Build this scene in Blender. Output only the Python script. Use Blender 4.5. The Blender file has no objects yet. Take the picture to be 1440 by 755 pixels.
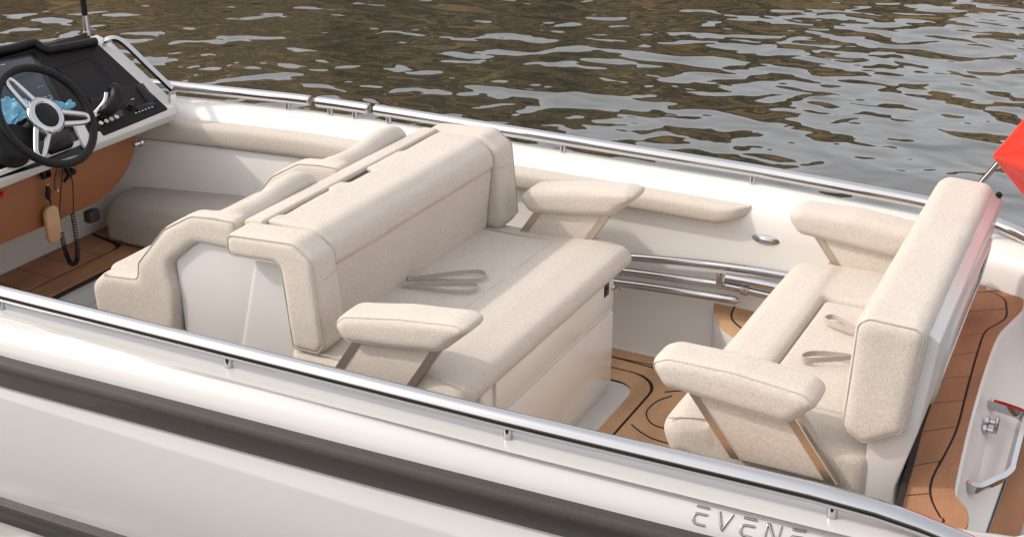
import bpy, bmesh, math, random
from mathutils import Vector, Matrix, noise
random.seed(7)
C = bpy.context.scene.collection
R = math.radians

# ------------------------------------------------------------------ camera, light
scene = bpy.context.scene
CAM_Z = 2.64
PITCH = 23.244
YAW = 27.4
cd = bpy.data.cameras.new('camera')
cam = bpy.data.objects.new('camera', cd); C.objects.link(cam)
cam.location = (0, 0, CAM_Z)
cam.rotation_euler = (R(90 - PITCH), 0, R(YAW))
cd.sensor_width = 36; cd.lens = 36 * 1915 / 1440
cd.clip_start = 0.05; cd.clip_end = 2000
scene.camera = cam
scene.render.resolution_x = 1024; scene.render.resolution_y = 536

SUN = Vector((-1.05, -0.55, 0.95)).normalized()      # towards the sun
sl = bpy.data.lights.new('sun', 'SUN'); sl.energy = 1.65; sl.angle = R(1.6); sl.color = (1.0, 0.93, 0.84)
so = bpy.data.objects.new('sun', sl); C.objects.link(so)
so.rotation_euler = SUN.to_track_quat('Z', 'Y').to_euler()
so.location = SUN * 30

w = bpy.data.worlds.new('World'); scene.world = w; w.use_nodes = True
nt = w.node_tree; nt.nodes.clear()
sky = nt.nodes.new('ShaderNodeTexSky'); sky.sky_type = 'NISHITA'; sky.sun_disc = False
sky.sun_elevation = math.asin(SUN.z); sky.sun_rotation = math.atan2(SUN.x, SUN.y)
sky.dust_density = 3.0; sky.air_density = 1.0; sky.ozone_density = 1.0
hs = nt.nodes.new('ShaderNodeHueSaturation'); hs.inputs['Saturation'].default_value = 0.33
tint = nt.nodes.new('ShaderNodeMix'); tint.data_type = 'RGBA'; tint.blend_type = 'MULTIPLY'
tint.inputs[0].default_value = 1.0; tint.inputs[7].default_value = (1.0, 0.95, 0.89, 1)
bg = nt.nodes.new('ShaderNodeBackground'); bg.inputs[1].default_value = 0.15
wo = nt.nodes.new('ShaderNodeOutputWorld')
nt.links.new(sky.outputs[0], hs.inputs['Color']); nt.links.new(hs.outputs[0], tint.inputs[6])
veil = nt.nodes.new('ShaderNodeMix'); veil.data_type = 'RGBA'; veil.blend_type = 'ADD'     # thin bright overcast veil, even all over
veil.inputs[0].default_value = 1.0; veil.inputs[7].default_value = (3.25, 3.33, 3.55, 1)
nt.links.new(tint.outputs[2], veil.inputs[6]); nt.links.new(veil.outputs[2], bg.inputs[0]); nt.links.new(bg.outputs[0], wo.inputs[0])
vs = scene.view_settings
vs.view_transform = 'Standard'; vs.look = 'None'; vs.gamma = 1.0; vs.exposure = 0.15
scene.cycles.max_bounces = 8; scene.cycles.diffuse_bounces = 4; scene.cycles.glossy_bounces = 5

# survey helpers: a sight line of the photograph's camera met with a known plane of the boat
_p, _y = R(PITCH), R(YAW)
FW = Vector((-math.sin(_y)*math.cos(_p), math.cos(_y)*math.cos(_p), -math.sin(_p)))
RT = Vector((math.cos(_y), math.sin(_y), 0)); UP = RT.cross(FW)
EYE = Vector((0, 0, CAM_Z))
def sight(u, v): return FW + RT*((u-720)/1915) - UP*((v-377.5)/1915)
def onz(u, v, z): d = sight(u, v); return EYE + d*((z-EYE.z)/d.z)
def ony(u, v, y): d = sight(u, v); return EYE + d*((y-EYE.y)/d.y)
def onx(u, v, x): d = sight(u, v); return EYE + d*((x-EYE.x)/d.x)
def onp(u, v, p0, n): d = sight(u, v); return EYE + d*((Vector(p0)-EYE).dot(n)/d.dot(n))

# ------------------------------------------------------------------ materials
def mat(name, col, rough=0.5, metal=0.0, coat=0.0, spec=None):
    m = bpy.data.materials.new(name); m.use_nodes = True
    b = m.node_tree.nodes['Principled BSDF']
    b.inputs['Base Color'].default_value = (*col, 1); b.inputs['Roughness'].default_value = rough
    b.inputs['Metallic'].default_value = metal; b.inputs['Coat Weight'].default_value = coat
    b.inputs['Coat Roughness'].default_value = 0.05
    if spec is not None: b.inputs['Specular IOR Level'].default_value = spec
    return m
def N(m, t): return m.node_tree.nodes.new(t)
def L(m, a, b): m.node_tree.links.new(a, b)
def coords(m, scale, which='Object'):
    tc = N(m, 'ShaderNodeTexCoord'); mp = N(m, 'ShaderNodeMapping'); mp.inputs['Scale'].default_value = scale
    L(m, tc.outputs[which], mp.inputs[0]); return mp.outputs[0]
def nz(m, vec, scale, detail=2.0, rough=0.5, dist=0.0):
    n = N(m, 'ShaderNodeTexNoise'); n.inputs['Scale'].default_value = scale; n.inputs['Detail'].default_value = detail
    n.inputs['Roughness'].default_value = rough; n.inputs['Distortion'].default_value = dist
    L(m, vec, n.inputs['Vector']); return n.outputs['Fac']
def math_(m, op, a, b=None):
    n = N(m, 'ShaderNodeMath'); n.operation = op
    for i, x in enumerate((a, b)):
        if x is None: continue
        if isinstance(x, (int, float)): n.inputs[i].default_value = x
        else: L(m, x, n.inputs[i])
    return n.outputs[0]
def ramp(m, fac, stops):
    n = N(m, 'ShaderNodeValToRGB'); e = n.color_ramp.elements
    while len(e) < len(stops): e.new(0.5)
    for i, (p, c) in enumerate(stops): e[i].position = p; e[i].color = (*c, 1)
    L(m, fac, n.inputs[0]); return n.outputs[0]
def bump(m, h, strength, dist):
    b = N(m, 'ShaderNodeBump'); b.inputs['Strength'].default_value = strength; b.inputs['Distance'].default_value = dist
    L(m, h, b.inputs['Height']); L(m, b.outputs[0], m.node_tree.nodes['Principled BSDF'].inputs['Normal'])
def base(m, c): L(m, c, m.node_tree.nodes['Principled BSDF'].inputs['Base Color'])

def fabric(name, col, k=1.0):
    m = mat(name, col, 0.95, spec=0.15)
    b = m.node_tree.nodes['Principled BSDF']
    b.inputs['Sheen Weight'].default_value = 0.15; b.inputs['Sheen Roughness'].default_value = 0.6
    a = nz(m, coords(m, (900, 125, 125)), 1.0, 2)
    c = nz(m, coords(m, (125, 900, 125)), 1.0, 2)
    d = nz(m, coords(m, (125, 125, 900)), 1.0, 2)
    s = math_(m, 'ADD', math_(m, 'ADD', a, c), d)
    s = math_(m, 'MULTIPLY', s, 1/3)
    lo = tuple(x*0.79 for x in col); hi = tuple(min(1, x*1.165) for x in col)
    big = nz(m, coords(m, (5, 5, 5)), 1.0, 3)
    s2 = math_(m, 'ADD', s, math_(m, 'MULTIPLY', math_(m, 'SUBTRACT', big, 0.5), 0.05))
    base(m, ramp(m, s2, [(0.36, lo), (0.5, col), (0.64, hi)]))
    bump(m, s, 0.35, 0.0015)
    return m
FAB = (0.555, 0.492, 0.428)
M = {}
M['fabric'] = fabric('beige_woven_fabric', FAB)
M['seam'] = fabric('seam_shade_strap_fabric', tuple(x*0.80 for x in FAB))  # beige darkened to paint in the shade along stitching; also the strap colour
M['fabric_dark'] = fabric('shade_darkened_fabric', (0.42, 0.365, 0.315))  # seat fabric with shade mixed into the colour, for bench and back crease
M['emblem'] = mat('emblem_chrome', (0.42, 0.40, 0.38), 0.12, 1.0)
def gel(name, col, rough=0.22):
    m = mat(name, col, rough, coat=0.12, spec=0.42)
    f = nz(m, coords(m, (1.3, 1.3, 3.5)), 1.0, 4)
    base(m, ramp(m, f, [(0.3, tuple(x*0.965 for x in col)), (0.7, tuple(min(1, x*1.02) for x in col))]))
    f2 = nz(m, coords(m, (9, 9, 9)), 1.0, 2)
    r = N(m, 'ShaderNodeMapRange'); r.inputs[3].default_value = rough*0.95; r.inputs[4].default_value = rough*1.08
    L(m, f2, r.inputs[0]); L(m, r.outputs[0], m.node_tree.nodes['Principled BSDF'].inputs['Roughness'])
    return m
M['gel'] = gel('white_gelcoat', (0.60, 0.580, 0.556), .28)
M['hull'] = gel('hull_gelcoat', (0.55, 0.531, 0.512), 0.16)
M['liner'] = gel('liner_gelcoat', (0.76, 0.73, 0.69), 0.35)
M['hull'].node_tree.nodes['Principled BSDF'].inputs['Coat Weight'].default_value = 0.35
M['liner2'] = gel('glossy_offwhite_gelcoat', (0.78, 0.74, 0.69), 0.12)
for _k in ('hull',):
    f = nz(M[_k], coords(M[_k], (2.2, 2.2, 5.0)), 1.0, 2); bump(M[_k], f, 0.5, 0.004)
M['chrome'] = mat('polished_steel', (0.54, 0.538, 0.545), 0.09, 1.0)
f = nz(M['chrome'], coords(M['chrome'], (3, 40, 40)), 1.0, 3)
r_ = N(M['chrome'], 'ShaderNodeMapRange'); r_.inputs[3].default_value = 0.05; r_.inputs[4].default_value = 0.12
L(M['chrome'], f, r_.inputs[0]); L(M['chrome'], r_.outputs[0], M['chrome'].node_tree.nodes['Principled BSDF'].inputs['Roughness'])
M['steel'] = mat('brushed_steel', (0.56, 0.50, 0.44), 0.30, 1.0)
def rubber(name, col, rough):
    m = mat(name, col, rough)
    f = nz(m, coords(m, (260, 260, 260)), 1.0, 3)
    base(m, ramp(m, f, [(0.35, tuple(x*0.75 for x in col)), (0.7, tuple(x*1.25 for x in col))]))
    bump(m, f, 0.35, 0.0008); return m
M['rub'] = rubber('brown_black_rubber', (0.050, 0.040, 0.035), 0.46)
M['black'] = rubber('black_leather', (0.006, 0.0052, 0.0055), 0.45)
M['black'].node_tree.nodes['Principled BSDF'].inputs['Specular IOR Level'].default_value = 0.25
M['dash'] = rubber('dark_dash_plastic', (0.016, 0.012, 0.012), 0.65)
M['dash'].node_tree.nodes['Principled BSDF'].inputs['Specular IOR Level'].default_value = 0.16
M['deepblack'] = mat('matt_black', (0.004, 0.0035, 0.004), 0.55, spec=0.2)
M['glossblack'] = mat('gloss_black', (0.006, 0.0055, 0.006), 0.22, spec=0.3)
M['caulk'] = mat('black_caulk', (0.014, 0.012, 0.012), 0.7)
def teak(name, col):
    m = mat(name, col, 0.7, spec=0.3)
    f = nz(m, coords(m, (420, 420, 420)), 1.0, 4, 0.7)
    g = nz(m, coords(m, (7, 3, 7)), 1.0, 4)
    s = math_(m, 'ADD', math_(m, 'MULTIPLY', f, 0.65), math_(m, 'MULTIPLY', g, 0.35))
    base(m, ramp(m, s, [(0.34, tuple(x*0.55 for x in col)), (0.5, col), (0.66, tuple(x*1.4 for x in col))]))
    bump(m, f, 0.3, 0.001); return m
M['teak'] = teak('cork_teak', (0.52, 0.312, 0.175))
M['teak2'] = teak('cork_teak_warm', (0.37, 0.180, 0.092))
M['tan'] = mat('tan_vinyl', (0.27, 0.095, 0.034), 0.5)
f = nz(M['tan'], coords(M['tan'], (300, 300, 300)), 1.0, 2); bump(M['tan'], f, 0.15, 0.0006)
M['cork'] = teak('cork', (0.52, 0.31, 0.17))
M['red'] = mat('red_cloth', (0.80, 0.045, 0.025), 0.85, spec=0.2)
_b = M['red'].node_tree.nodes['Principled BSDF']; _b.inputs['Sheen Weight'].default_value = .2
f = nz(M['red'], coords(M['red'], (500, 500, 500)), 1.0, 2); bump(M['red'], f, 0.2, 0.0006)
M['blue'] = mat('blue_microfibre', (0.20, 0.42, 0.56), 0.95, spec=0.1)
f = nz(M['blue'], coords(M['blue'], (400, 400, 400)), 1.0, 2); bump(M['blue'], f, 0.5, 0.001)
M['brass'] = mat('brass_ring', (0.75, 0.5, 0.2), 0.2, 1.0)
M['screen'] = mat('display_glass', (0.016, 0.022, 0.036), 0.18)
M['print'] = mat('white_print', (0.55, 0.57, 0.6), 0.5)
M['button'] = mat('button_white', (0.66, 0.66, 0.64), 0.4)
M['redplastic'] = mat('red_plastic', (0.6, 0.02, 0.02), 0.35)
M['pane'] = mat('acrylic_panel', (0.50, 0.41, 0.36), 0.06, coat=0.6)

# ------------------------------------------------------------------ object helpers
def tag(o, label=None, cat=None, group=None, kind=None):
    if label: o['label'] = label
    if cat: o['category'] = cat
    if group: o['group'] = group
    if kind: o['kind'] = kind
    return o
def thing(name, label, cat, loc=(0, 0, 0), group=None):
    o = bpy.data.objects.new(name, None); C.objects.link(o); o.location = loc
    o.empty_display_size = 0.1
    return tag(o, label, cat, group)
def sub(name, parent):
    o = bpy.data.objects.new(name, None); C.objects.link(o); o.parent = parent; o.empty_display_size = .05
    return o
def root_of(o):
    while o.parent: o = o.parent
    return o
def link(name, me, material, parent=None):
    if not isinstance(material, (list, tuple)): material = [material]
    for m in material: me.materials.append(m)
    o = bpy.data.objects.new(name, me); C.objects.link(o)
    if parent is not None:
        me.transform(Matrix.Translation(-root_of(parent).location))
        o.parent = parent
    return o
def obj(name, bm, material, parent=None, angle=35):
    bmesh.ops.recalc_face_normals(bm, faces=bm.faces[:])
    me = bpy.data.meshes.new(name); bm.to_mesh(me); bm.free()
    for p in me.polygons: p.use_smooth = True
    me.set_sharp_from_angle(angle=R(angle))
    return link(name, me, material, parent)
CL = bpy.data.textures.new('cushion_unevenness', 'CLOUDS'); CL.noise_scale = 0.16; CL.noise_depth = 2
def soft(name, bm, material, parent=None, vox=0.010, it=5, amp=0.008):
    """join the solids of bm into one stuffed shape"""
    bmesh.ops.recalc_face_normals(bm, faces=bm.faces[:])
    me = bpy.data.meshes.new(name + '_raw'); bm.to_mesh(me); bm.free()
    t = bpy.data.objects.new('raw', me); C.objects.link(t)
    r = t.modifiers.new('r', 'REMESH'); r.mode = 'VOXEL'; r.voxel_size = vox
    s = t.modifiers.new('s', 'SMOOTH'); s.iterations = it; s.factor = 0.5
    if amp:
        d = t.modifiers.new('d', 'DISPLACE'); d.texture = CL; d.strength = amp; d.mid_level = 0.5; d.texture_coords = 'LOCAL'
    dg = bpy.context.evaluated_depsgraph_get()
    out = bpy.data.meshes.new_from_object(t.evaluated_get(dg)); out.name = name
    bpy.data.objects.remove(t); bpy.data.meshes.remove(me)
    for p in out.polygons: p.use_smooth = True
    return link(name, out, material, parent)

def fillet(poly, r, n=5):
    """round the corners of a 2-D polygon; r is one radius or one per corner"""
    out = []; k = len(poly)
    for i in range(k):
        p = Vector(poly[i]); a = Vector(poly[i-1]); b = Vector(poly[(i+1) % k])
        rr = r[i] if isinstance(r, (list, tuple)) else r
        u = (a-p); v = (b-p); lu, lv = u.length, v.length; u /= lu; v /= lv
        ang = math.acos(max(-1, min(1, u.dot(v))))
        if rr <= 0 or ang > 3.05: out.append(p); continue
        t = rr/math.tan(ang/2); m = 0.48*min(lu, lv)
        if t > m: t = m; rr = t*math.tan(ang/2)
        c = p + (u+v).normalized()*(rr/math.sin(ang/2))
        s = p+u*t-c; e = p+v*t-c
        a0 = math.atan2(s.y, s.x); a1 = math.atan2(e.y, e.x); d = a1-a0
        while d > math.pi: d -= 2*math.pi
        while d < -math.pi: d += 2*math.pi
        for j in range(n+1):
            q = a0 + d*j/n; out.append(c + Vector((math.cos(q), math.sin(q)))*rr)
    return out
def area(poly): return 0.5*sum(poly[i-1][0]*poly[i][1]-poly[i][0]*poly[i-1][1] for i in range(len(poly)))
def inset(poly, d):
    P = [Vector(p) for p in poly]; k = len(P)
    s = 1 if area(P) > 0 else -1; out = []
    for i in range(k):
        e0 = (P[i]-P[i-1]); e1 = (P[(i+1) % k]-P[i])
        if e0.length < 1e-7 or e1.length < 1e-7: e0 = e1 = (e0 if e0.length > e1.length else e1)
        n0 = Vector((-e0.y, e0.x)).normalized()*s; n1 = Vector((-e1.y, e1.x)).normalized()*s
        m = (n0+n1)
        if m.length < 1e-6: m = n0
        m.normalize(); c = max(0.35, m.dot(n0))
        out.append(P[i] + m*(d/c))
    return out
AX = {'y': lambda a, b, h: Vector((a, h, b)), 'x': lambda a, b, h: Vector((h, a, b)), 'z': lambda a, b, h: Vector((a, b, h))}
def loft(bm, poly, h0, h1, r=0.0, axis='y', n=4, skew=None):
    """extrude a 2-D outline along an axis with both rims rounded by r"""
    f = AX[axis]; rings = []
    seq = []
    if r > 0:
        for j in range(n+1):
            t = j/n*math.pi/2; seq.append((r*(1-math.sin(t)), h0 + (r*(1-math.cos(t)))))
        for j in range(n, -1, -1):
            t = j/n*math.pi/2; seq.append((r*(1-math.sin(t)), h1 - (r*(1-math.cos(t)))))
    else: seq = [(0, h0), (0, h1)]
    for d, h in seq:
        q = inset(poly, d) if d > 1e-6 else poly
        vs_ = []
        for p in q:
            v = f(p[0], p[1], h)
            if skew: v = skew(v)
            vs_.append(bm.verts.new(v))
        rings.append(vs_)
    k = len(poly)
    for a, b in zip(rings, rings[1:]):
        for i in range(k): bm.faces.new((a[i], a[(i+1) % k], b[(i+1) % k], b[i]))
    bm.faces.new(rings[0][::-1]); bm.faces.new(rings[-1])
    return bm
def box(bm, x0, x1, y0, y1, z0, z1, r=0.0, cr=None):
    p = fillet([(x0, y0), (x1, y0), (x1, y1), (x0, y1)], r if cr is None else cr, 3) if (r or cr) else [(x0, y0), (x1, y0), (x1, y1), (x0, y1)]
    return loft(bm, p, z0, z1, r, 'z', 3)
def B(): return bmesh.new()
def smooth_path(pts, n=6, closed=False):
    P = [Vector(p) for p in pts]; k = len(P); out = []
    rng = range(k if closed else k-1)
    for i in rng:
        p1, p2 = P[i], P[(i+1) % k]
        p0 = P[i-1] if (closed or i > 0) else p1*2-p2
        p3 = P[(i+2) % k] if (closed or i+2 < k) else p2*2-p1
        for j in range(n):
            t = j/n
            out.append(0.5*((2*p1)+(p2-p0)*t+(2*p0-5*p1+4*p2-p3)*t*t+(3*p1-p0-3*p2+p3)*t**3))
    if not closed: out.append(P[-1])
    return out
def tube(bm, pts, r, seg=10, closed=False, cap=True, flat=None):
    """round bar along a path; r may be a list. flat=(w,h,up): rectangular strip instead"""
    P = [Vector(p) for p in pts]; k = len(P); rings = []
    t0 = (P[1]-P[0]).normalized()
    nrm = t0.orthogonal().normalized()
    if flat: nrm = (flat[2]-t0*flat[2].dot(t0)).normalized()
    prev = t0
    for i in range(k):
        if closed: t = (P[(i+1) % k]-P[i-1])
        else: t = (P[min(i+1, k-1)]-P[max(i-1, 0)])
        t = t.normalized() if t.length > 1e-9 else prev
        if flat and flat[2] is not None:
            q = flat[2]-t*flat[2].dot(t)
            if q.length > 0.05: nrm = q.normalized()
        else:
            ax = prev.cross(t)
            if ax.length > 1e-7:
                nrm = Matrix.Rotation(prev.angle(t), 3, ax.normalized()) @ nrm
        prev = t; b = t.cross(nrm).normalized(); nn = b.cross(t)
        rr = r[i] if isinstance(r, (list, tuple)) else r
        if flat: offs = [(b*sx*flat[0]/2 + nn*sy*flat[1]/2) for sx, sy in ((-1, -1), (1, -1), (1, 1), (-1, 1))]
        else: offs = [(nn*math.cos(a)+b*math.sin(a))*rr for a in (2*math.pi*j/seg for j in range(seg))]
        rings.append([bm.verts.new(P[i]+o) for o in offs])
    s = len(rings[0])
    for i in range(k if closed else k-1):
        a, b2 = rings[i], rings[(i+1) % k]
        for j in range(s): bm.faces.new((a[j], a[(j+1) % s], b2[(j+1) % s], b2[j]))
    if cap and not closed: bm.faces.new(rings[0][::-1]); bm.faces.new(rings[-1])
    return bm
def lathe(bm, prof, origin, axis, seg=28):
    """spin (radius, height) pairs round an axis"""
    o = Vector(origin); a = Vector(axis).normalized(); u = a.orthogonal().normalized(); v = a.cross(u)
    rings = []
    for r, h in prof:
        rings.append([bm.verts.new(o+a*h+(u*math.cos(t)+v*math.sin(t))*max(r, 1e-4)) for t in (2*math.pi*j/seg for j in range(seg))])
    for p, q in zip(rings, rings[1:]):
        for j in range(seg): bm.faces.new((p[j], p[(j+1) % seg], q[(j+1) % seg], q[j]))
    bm.faces.new(rings[0][::-1]); bm.faces.new(rings[-1]); return bm
def seam_path(poly, d, h, axis='y', skew=None):
    f = AX[axis]
    out = [f(p[0], p[1], h) for p in inset(poly, d)]
    return [skew(v) for v in out] if skew else out
def dup(root, delta, label=None):
    r = root.copy(); C.objects.link(r); r.location = root.location + Vector(delta)
    if label: r['label'] = label
    def rec(src, dst):
        for ch in list(src.children):
            c = ch.copy(); C.objects.link(c); c.parent = dst; rec(ch, c)
    rec(root, r); return r

# ================================================================== SETTING
WATER_Z = -0.45
def grid_mesh(name, xs, ys, fz):
    vs_ = [(x, y, fz(x, y)) for y in ys for x in xs]
    nx = len(xs); fs = [(j*nx+i, j*nx+i+1, (j+1)*nx+i+1, (j+1)*nx+i) for j in range(len(ys)-1) for i in range(nx-1)]
    me = bpy.data.meshes.new(name); me.from_pydata(vs_, [], fs)
    for p in me.polygons: p.use_smooth = True
    return me
mw = mat('lake_water', (0.030, 0.026, 0.016), 0.02); mw.node_tree.nodes['Principled BSDF'].inputs['IOR'].default_value = 2.4
v = coords(mw, (1, 1, 1))
h1 = nz(mw, coords(mw, (0.6, 0.9, 1)), 1.0, 1.0, 0.4, 0.3)
h2 = nz(mw, coords(mw, (2.3, 2.6, 1)), 1.0, 0.7, 0.4, 0.5)
h3 = nz(mw, coords(mw, (4.2, 5.5, 1)), 1.0, 1.0, 0.4)
hh = math_(mw, 'ADD', math_(mw, 'MULTIPLY', h1, 0.085), math_(mw, 'ADD', math_(mw, 'MULTIPLY', h2, 0.042), math_(mw, 'MULTIPLY', h3, 0.0050)))
bump(mw, hh, 1.0, 1.0)
tag(link('water', grid_mesh('water', [-600, -40, -12, 0, 12, 40, 600], [-600, -40, 0, 6, 12, 24, 60, 600], lambda x, y: WATER_Z), mw), kind='structure')

# the stone quay the photographer stands on, behind and below the camera (seen as dark reflections in the rails)
mq = mat('quay_stone', (0.13, 0.115, 0.10), 0.85)
fq = nz(mq, coords(mq, (3, 3, 3)), 1.0, 6, 0.6); base(mq, ramp(mq, fq, [(0.3, (0.07, 0.062, 0.055)), (0.7, (0.19, 0.17, 0.15))])); bump(mq, fq, 0.6, 0.02)
bm = B(); box(bm, -30, 30, -25, 0.9, WATER_Z-1, .45, .04)
tag(obj('quay', bm, mq), kind='structure')

# far shore hillside, above the frame: seen only as the brown reflection in the water
mh = mat('scrub_hillside', (0.16, 0.11, 0.06), 0.95, spec=0.1)
ch = coords(mh, (1, 1, 1))
f1 = nz(mh, coords(mh, (0.12, 0.12, 0.16)), 1.0, 8, 0.65, 0.6)
f2 = nz(mh, coords(mh, (0.9, 0.9, 1.1)), 1.0, 5, 0.7)
ff = math_(mh, 'ADD', math_(mh, 'MULTIPLY', f1, 0.62), math_(mh, 'MULTIPLY', f2, 0.38))
base(mh, ramp(mh, ff, [(0.40, (0.020, 0.022, 0.016)), (0.47, (0.070, 0.070, 0.050)), (0.52, (0.15, 0.115, 0.065)), (0.56, (0.29, 0.165, 0.065)), (0.66, (0.26, 0.23, 0.20))]))
bump(mh, ff, 1.0, 1.2)
def hill_z(az, t):
    a = math.degrees(az)
    e = 15.0 + 0.9*math.sin(a*0.31+.4) + 0.5*math.sin(a*0.83)
    e += 2.6*math.exp(-((a+29)/8)**2)
    if a > -26: e -= min(5.0, (a+26)*0.38)
    top = math.tan(R(e))*95
    return WATER_Z - 1 + (top+1)*(1-(1-min(t, 1))**1.5)
vsH = []; na, ntt = 150, 26
for j in range(ntt+1):
    t = j/ntt
    for i in range(na+1):
        az = R(-100 + 160*i/na); d = 42 + 53*t + 3*noise.noise(Vector((i*.2, t*3, 1)))
        if t > 0.97: d = 110
        z = hill_z(az, t) + (1.6*noise.noise(Vector((i*.35, t*9, 4))) if 0 < t < 1 else 0)
        vsH.append((math.sin(az)*d, math.cos(az)*d, z if t < 1 else z-4))
fsH = [(j*(na+1)+i, j*(na+1)+i+1, (j+1)*(na+1)+i+1, (j+1)*(na+1)+i) for j in range(ntt) for i in range(na)]
me = bpy.data.meshes.new('hillside'); me.from_pydata(vsH, [], fsH)
for p in me.polygons: p.use_smooth = True
tag(link('hillside', me, mh), kind='structure')

# ================================================================== THE BOAT
boat = thing('motor_boat', 'white motor boat with steel handrails and dark rubbing strip, moored on the water', 'boat', (-2.4, 3.95, WATER_Z))
def lerp(tab, x):
    if x <= tab[0][0]: return tab[0][1]
    for (a, va), (b, vb) in zip(tab, tab[1:]):
        if x <= b: return va + (vb-va)*(x-a)/(b-a)
    return tab[-1][1]
def crv(tab, x, w=0.12): return (lerp(tab, x-w)+lerp(tab, x)*2+lerp(tab, x+w))/4
NF = [(-6.6, 2.75), (-5.0, 2.62), (-3.18, 2.645), (-1.9, 2.69), (-.9, 2.735), (-.55, 2.76), (-.3, 2.82), (-.15, 2.93), (0.0, 3.15)]
NR = [(-6.6, 2.92), (-5.0, 2.80), (-3.3, 2.80), (-1.5, 2.825), (-.6, 2.855), (-.3, 2.870), (-.15, 2.93)]
def near_y(x): return crv(NF, x)
def rail_y(x): return crv(NR, x)
FR = [(-6.6, 4.55), (-5.2, 4.83), (-4.43, 4.985), (-3.7, 5.085), (-3.3, 5.10), (-1.5, 5.08), (-.8, 5.02), (-.46, 4.93), (-.2, 4.80)]
def far_y(x): return crv(FR, x)
XS = [-6.6+i*0.15 for i in range(39)] + [-.82, -.72, -.62, -.52, -.44, -.36, -.28, -.2, -.12, -.06]
def skin(bm, sections):
    rows = [[bm.verts.new(p) for p in s] for s in sections]
    for a, b in zip(rows, rows[1:]):
        for j in range(len(a)-1): bm.faces.new((a[j], a[j+1], b[j+1], b[j]))
    return rows
def near_section(x):
    y = near_y(x); ry = rail_y(x); g = 0.06 + 0.02*(x+3)/3
    k = max(0, (x+3.4)/2.6); ch_ = 0.008 + 0.055*min(k, 1.1)
    pts = [(2.985, 0.0), (2.985, .62), (2.975, .70), (ry+.115, .745), (ry+.07, .768), (ry, .776), (ry-.055, .768), (y+.085, .757), (y+.06, .742), (y+.042, .718),
           (y+.03, .69), (y+.03, .568), (y+.028, .562), (y+.025-ch_*.5, .558-ch_), (y+.020-ch_*.5, .546-ch_), (y-.025, .30), (y-.01, .0), (y+.12, -.45), (y+.5, -.7)]
    return [(x, a, b) for a, b in pts]
bm = B(); skin(bm, [near_section(x) for x in XS])
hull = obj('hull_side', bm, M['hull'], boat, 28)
hull['label'] = 'near hull side with glossy white topsides'
def wall_y(x): return min(4.95, far_y(x)-.13) if x > -3.2 else far_y(x)-.14
def far_section(x):
    ry = far_y(x); wy = wall_y(x)
    pts = [(wy-.085, 0.0), (wy-.062, .025), (wy-.012, .26), (wy+.006, .30), (wy, .60), (wy+.005, .69), (wy+.03, .735), (ry-.06, .766), (ry, .776), (ry+.055, .765), (ry+.10, .73), (ry+.13, .66), (ry+.12, .3), (ry, -.5)]
    return [(x, a, b) for a, b in pts]
bm = B(); skin(bm, [far_section(x) for x in XS])
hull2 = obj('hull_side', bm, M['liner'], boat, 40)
hull2['label'] = 'far hull side with its white inner wall'
# inner panel moulded in the far wall beside the helm
bm = B(); rows = []
for x in [-5.2+i*0.1 for i in range(17)]:
    y = wall_y(x)
    rows.append([(x, y+.03, .60), (x, y-.018, .598), (x, y-.028, .585), (x, y-.03, .3), (x, y-.028, .1), (x, y+.03, .1)])
rr = skin(bm, rows); bm.faces.new(rr[-1]); bm.faces.new(rr[0][::-1])
obj('liner_panel', bm, M['liner'], boat, 50)
# underside to close the hull
bm = B(); skin(bm, [[(x, near_y(x)+.5, -.7), (x, 3.95, -.85), (x, far_y(x), -.5)] for x in XS]); obj('bottom', bm, M['hull'], boat)

# rubbing strips on the near side
def strip(z0, z1, off, out, xs):
    bm = B(); rows = []
    for x in xs:
        y = near_y(x)+off
        rows.append([(x, y+.05, z1), (x, y-out*.55, z1-.002), (x, y-out*.85, z1-.008), (x, y-out, z1-.022), (x, y-out, z1-.035), (x, y-out*.92, z1-.05), (x, y-out*.35, z0+.006), (x, y-out*.2, z0), (x, y+.05, z0)])
    rr = skin(bm, rows); bm.faces.new(rr[0]); bm.faces.new(rr[-1][::-1]); return bm
obj('rubbing_strip', strip(.574, .688, .035, .045, XS), M['rub'], boat, 30)['label'] = 'upper dark rubber rubbing strip along the near hull'
obj('rubbing_strip', strip(.075, .178, -.015, .04, XS), M['rub'], boat, 30)['label'] = 'lower dark rubber rubbing strip near the waterline'

# near handrail: one long tube on posts
def rail_z(tab, x): return crv(tab, x, .08)
NZ = [(-7, .83), (-.55, .83), (-.4, .812), (-.3, .783), (-.1, .70)]
xs = [-6.3+i*0.12 for i in range(48)] + [-.5, -.4, -.3, -.22, -.15]
bm = B(); tube(bm, [(x, rail_y(x), rail_z(NZ, x)) for x in sorted(set(xs))], 0.0265, 20)
nr = obj('handrail', bm, M['chrome'], boat); nr['label'] = 'long near handrail in the foreground'
def posts(xy, parent, zt=.82, zb=.765):
    for x, y in xy:
        bm = B(); lathe(bm, [(.0135, zb-.01), (.0135, zt)], (x, y, 0), (0, 0, 1), 18)
        obj('post', bm, M['chrome'], parent)
posts([(-3.32, rail_y(-3.32)), (-2.405, rail_y(-2.4)), (-1.477, rail_y(-1.47)), (-.602, rail_y(-.6))], nr)
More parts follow.
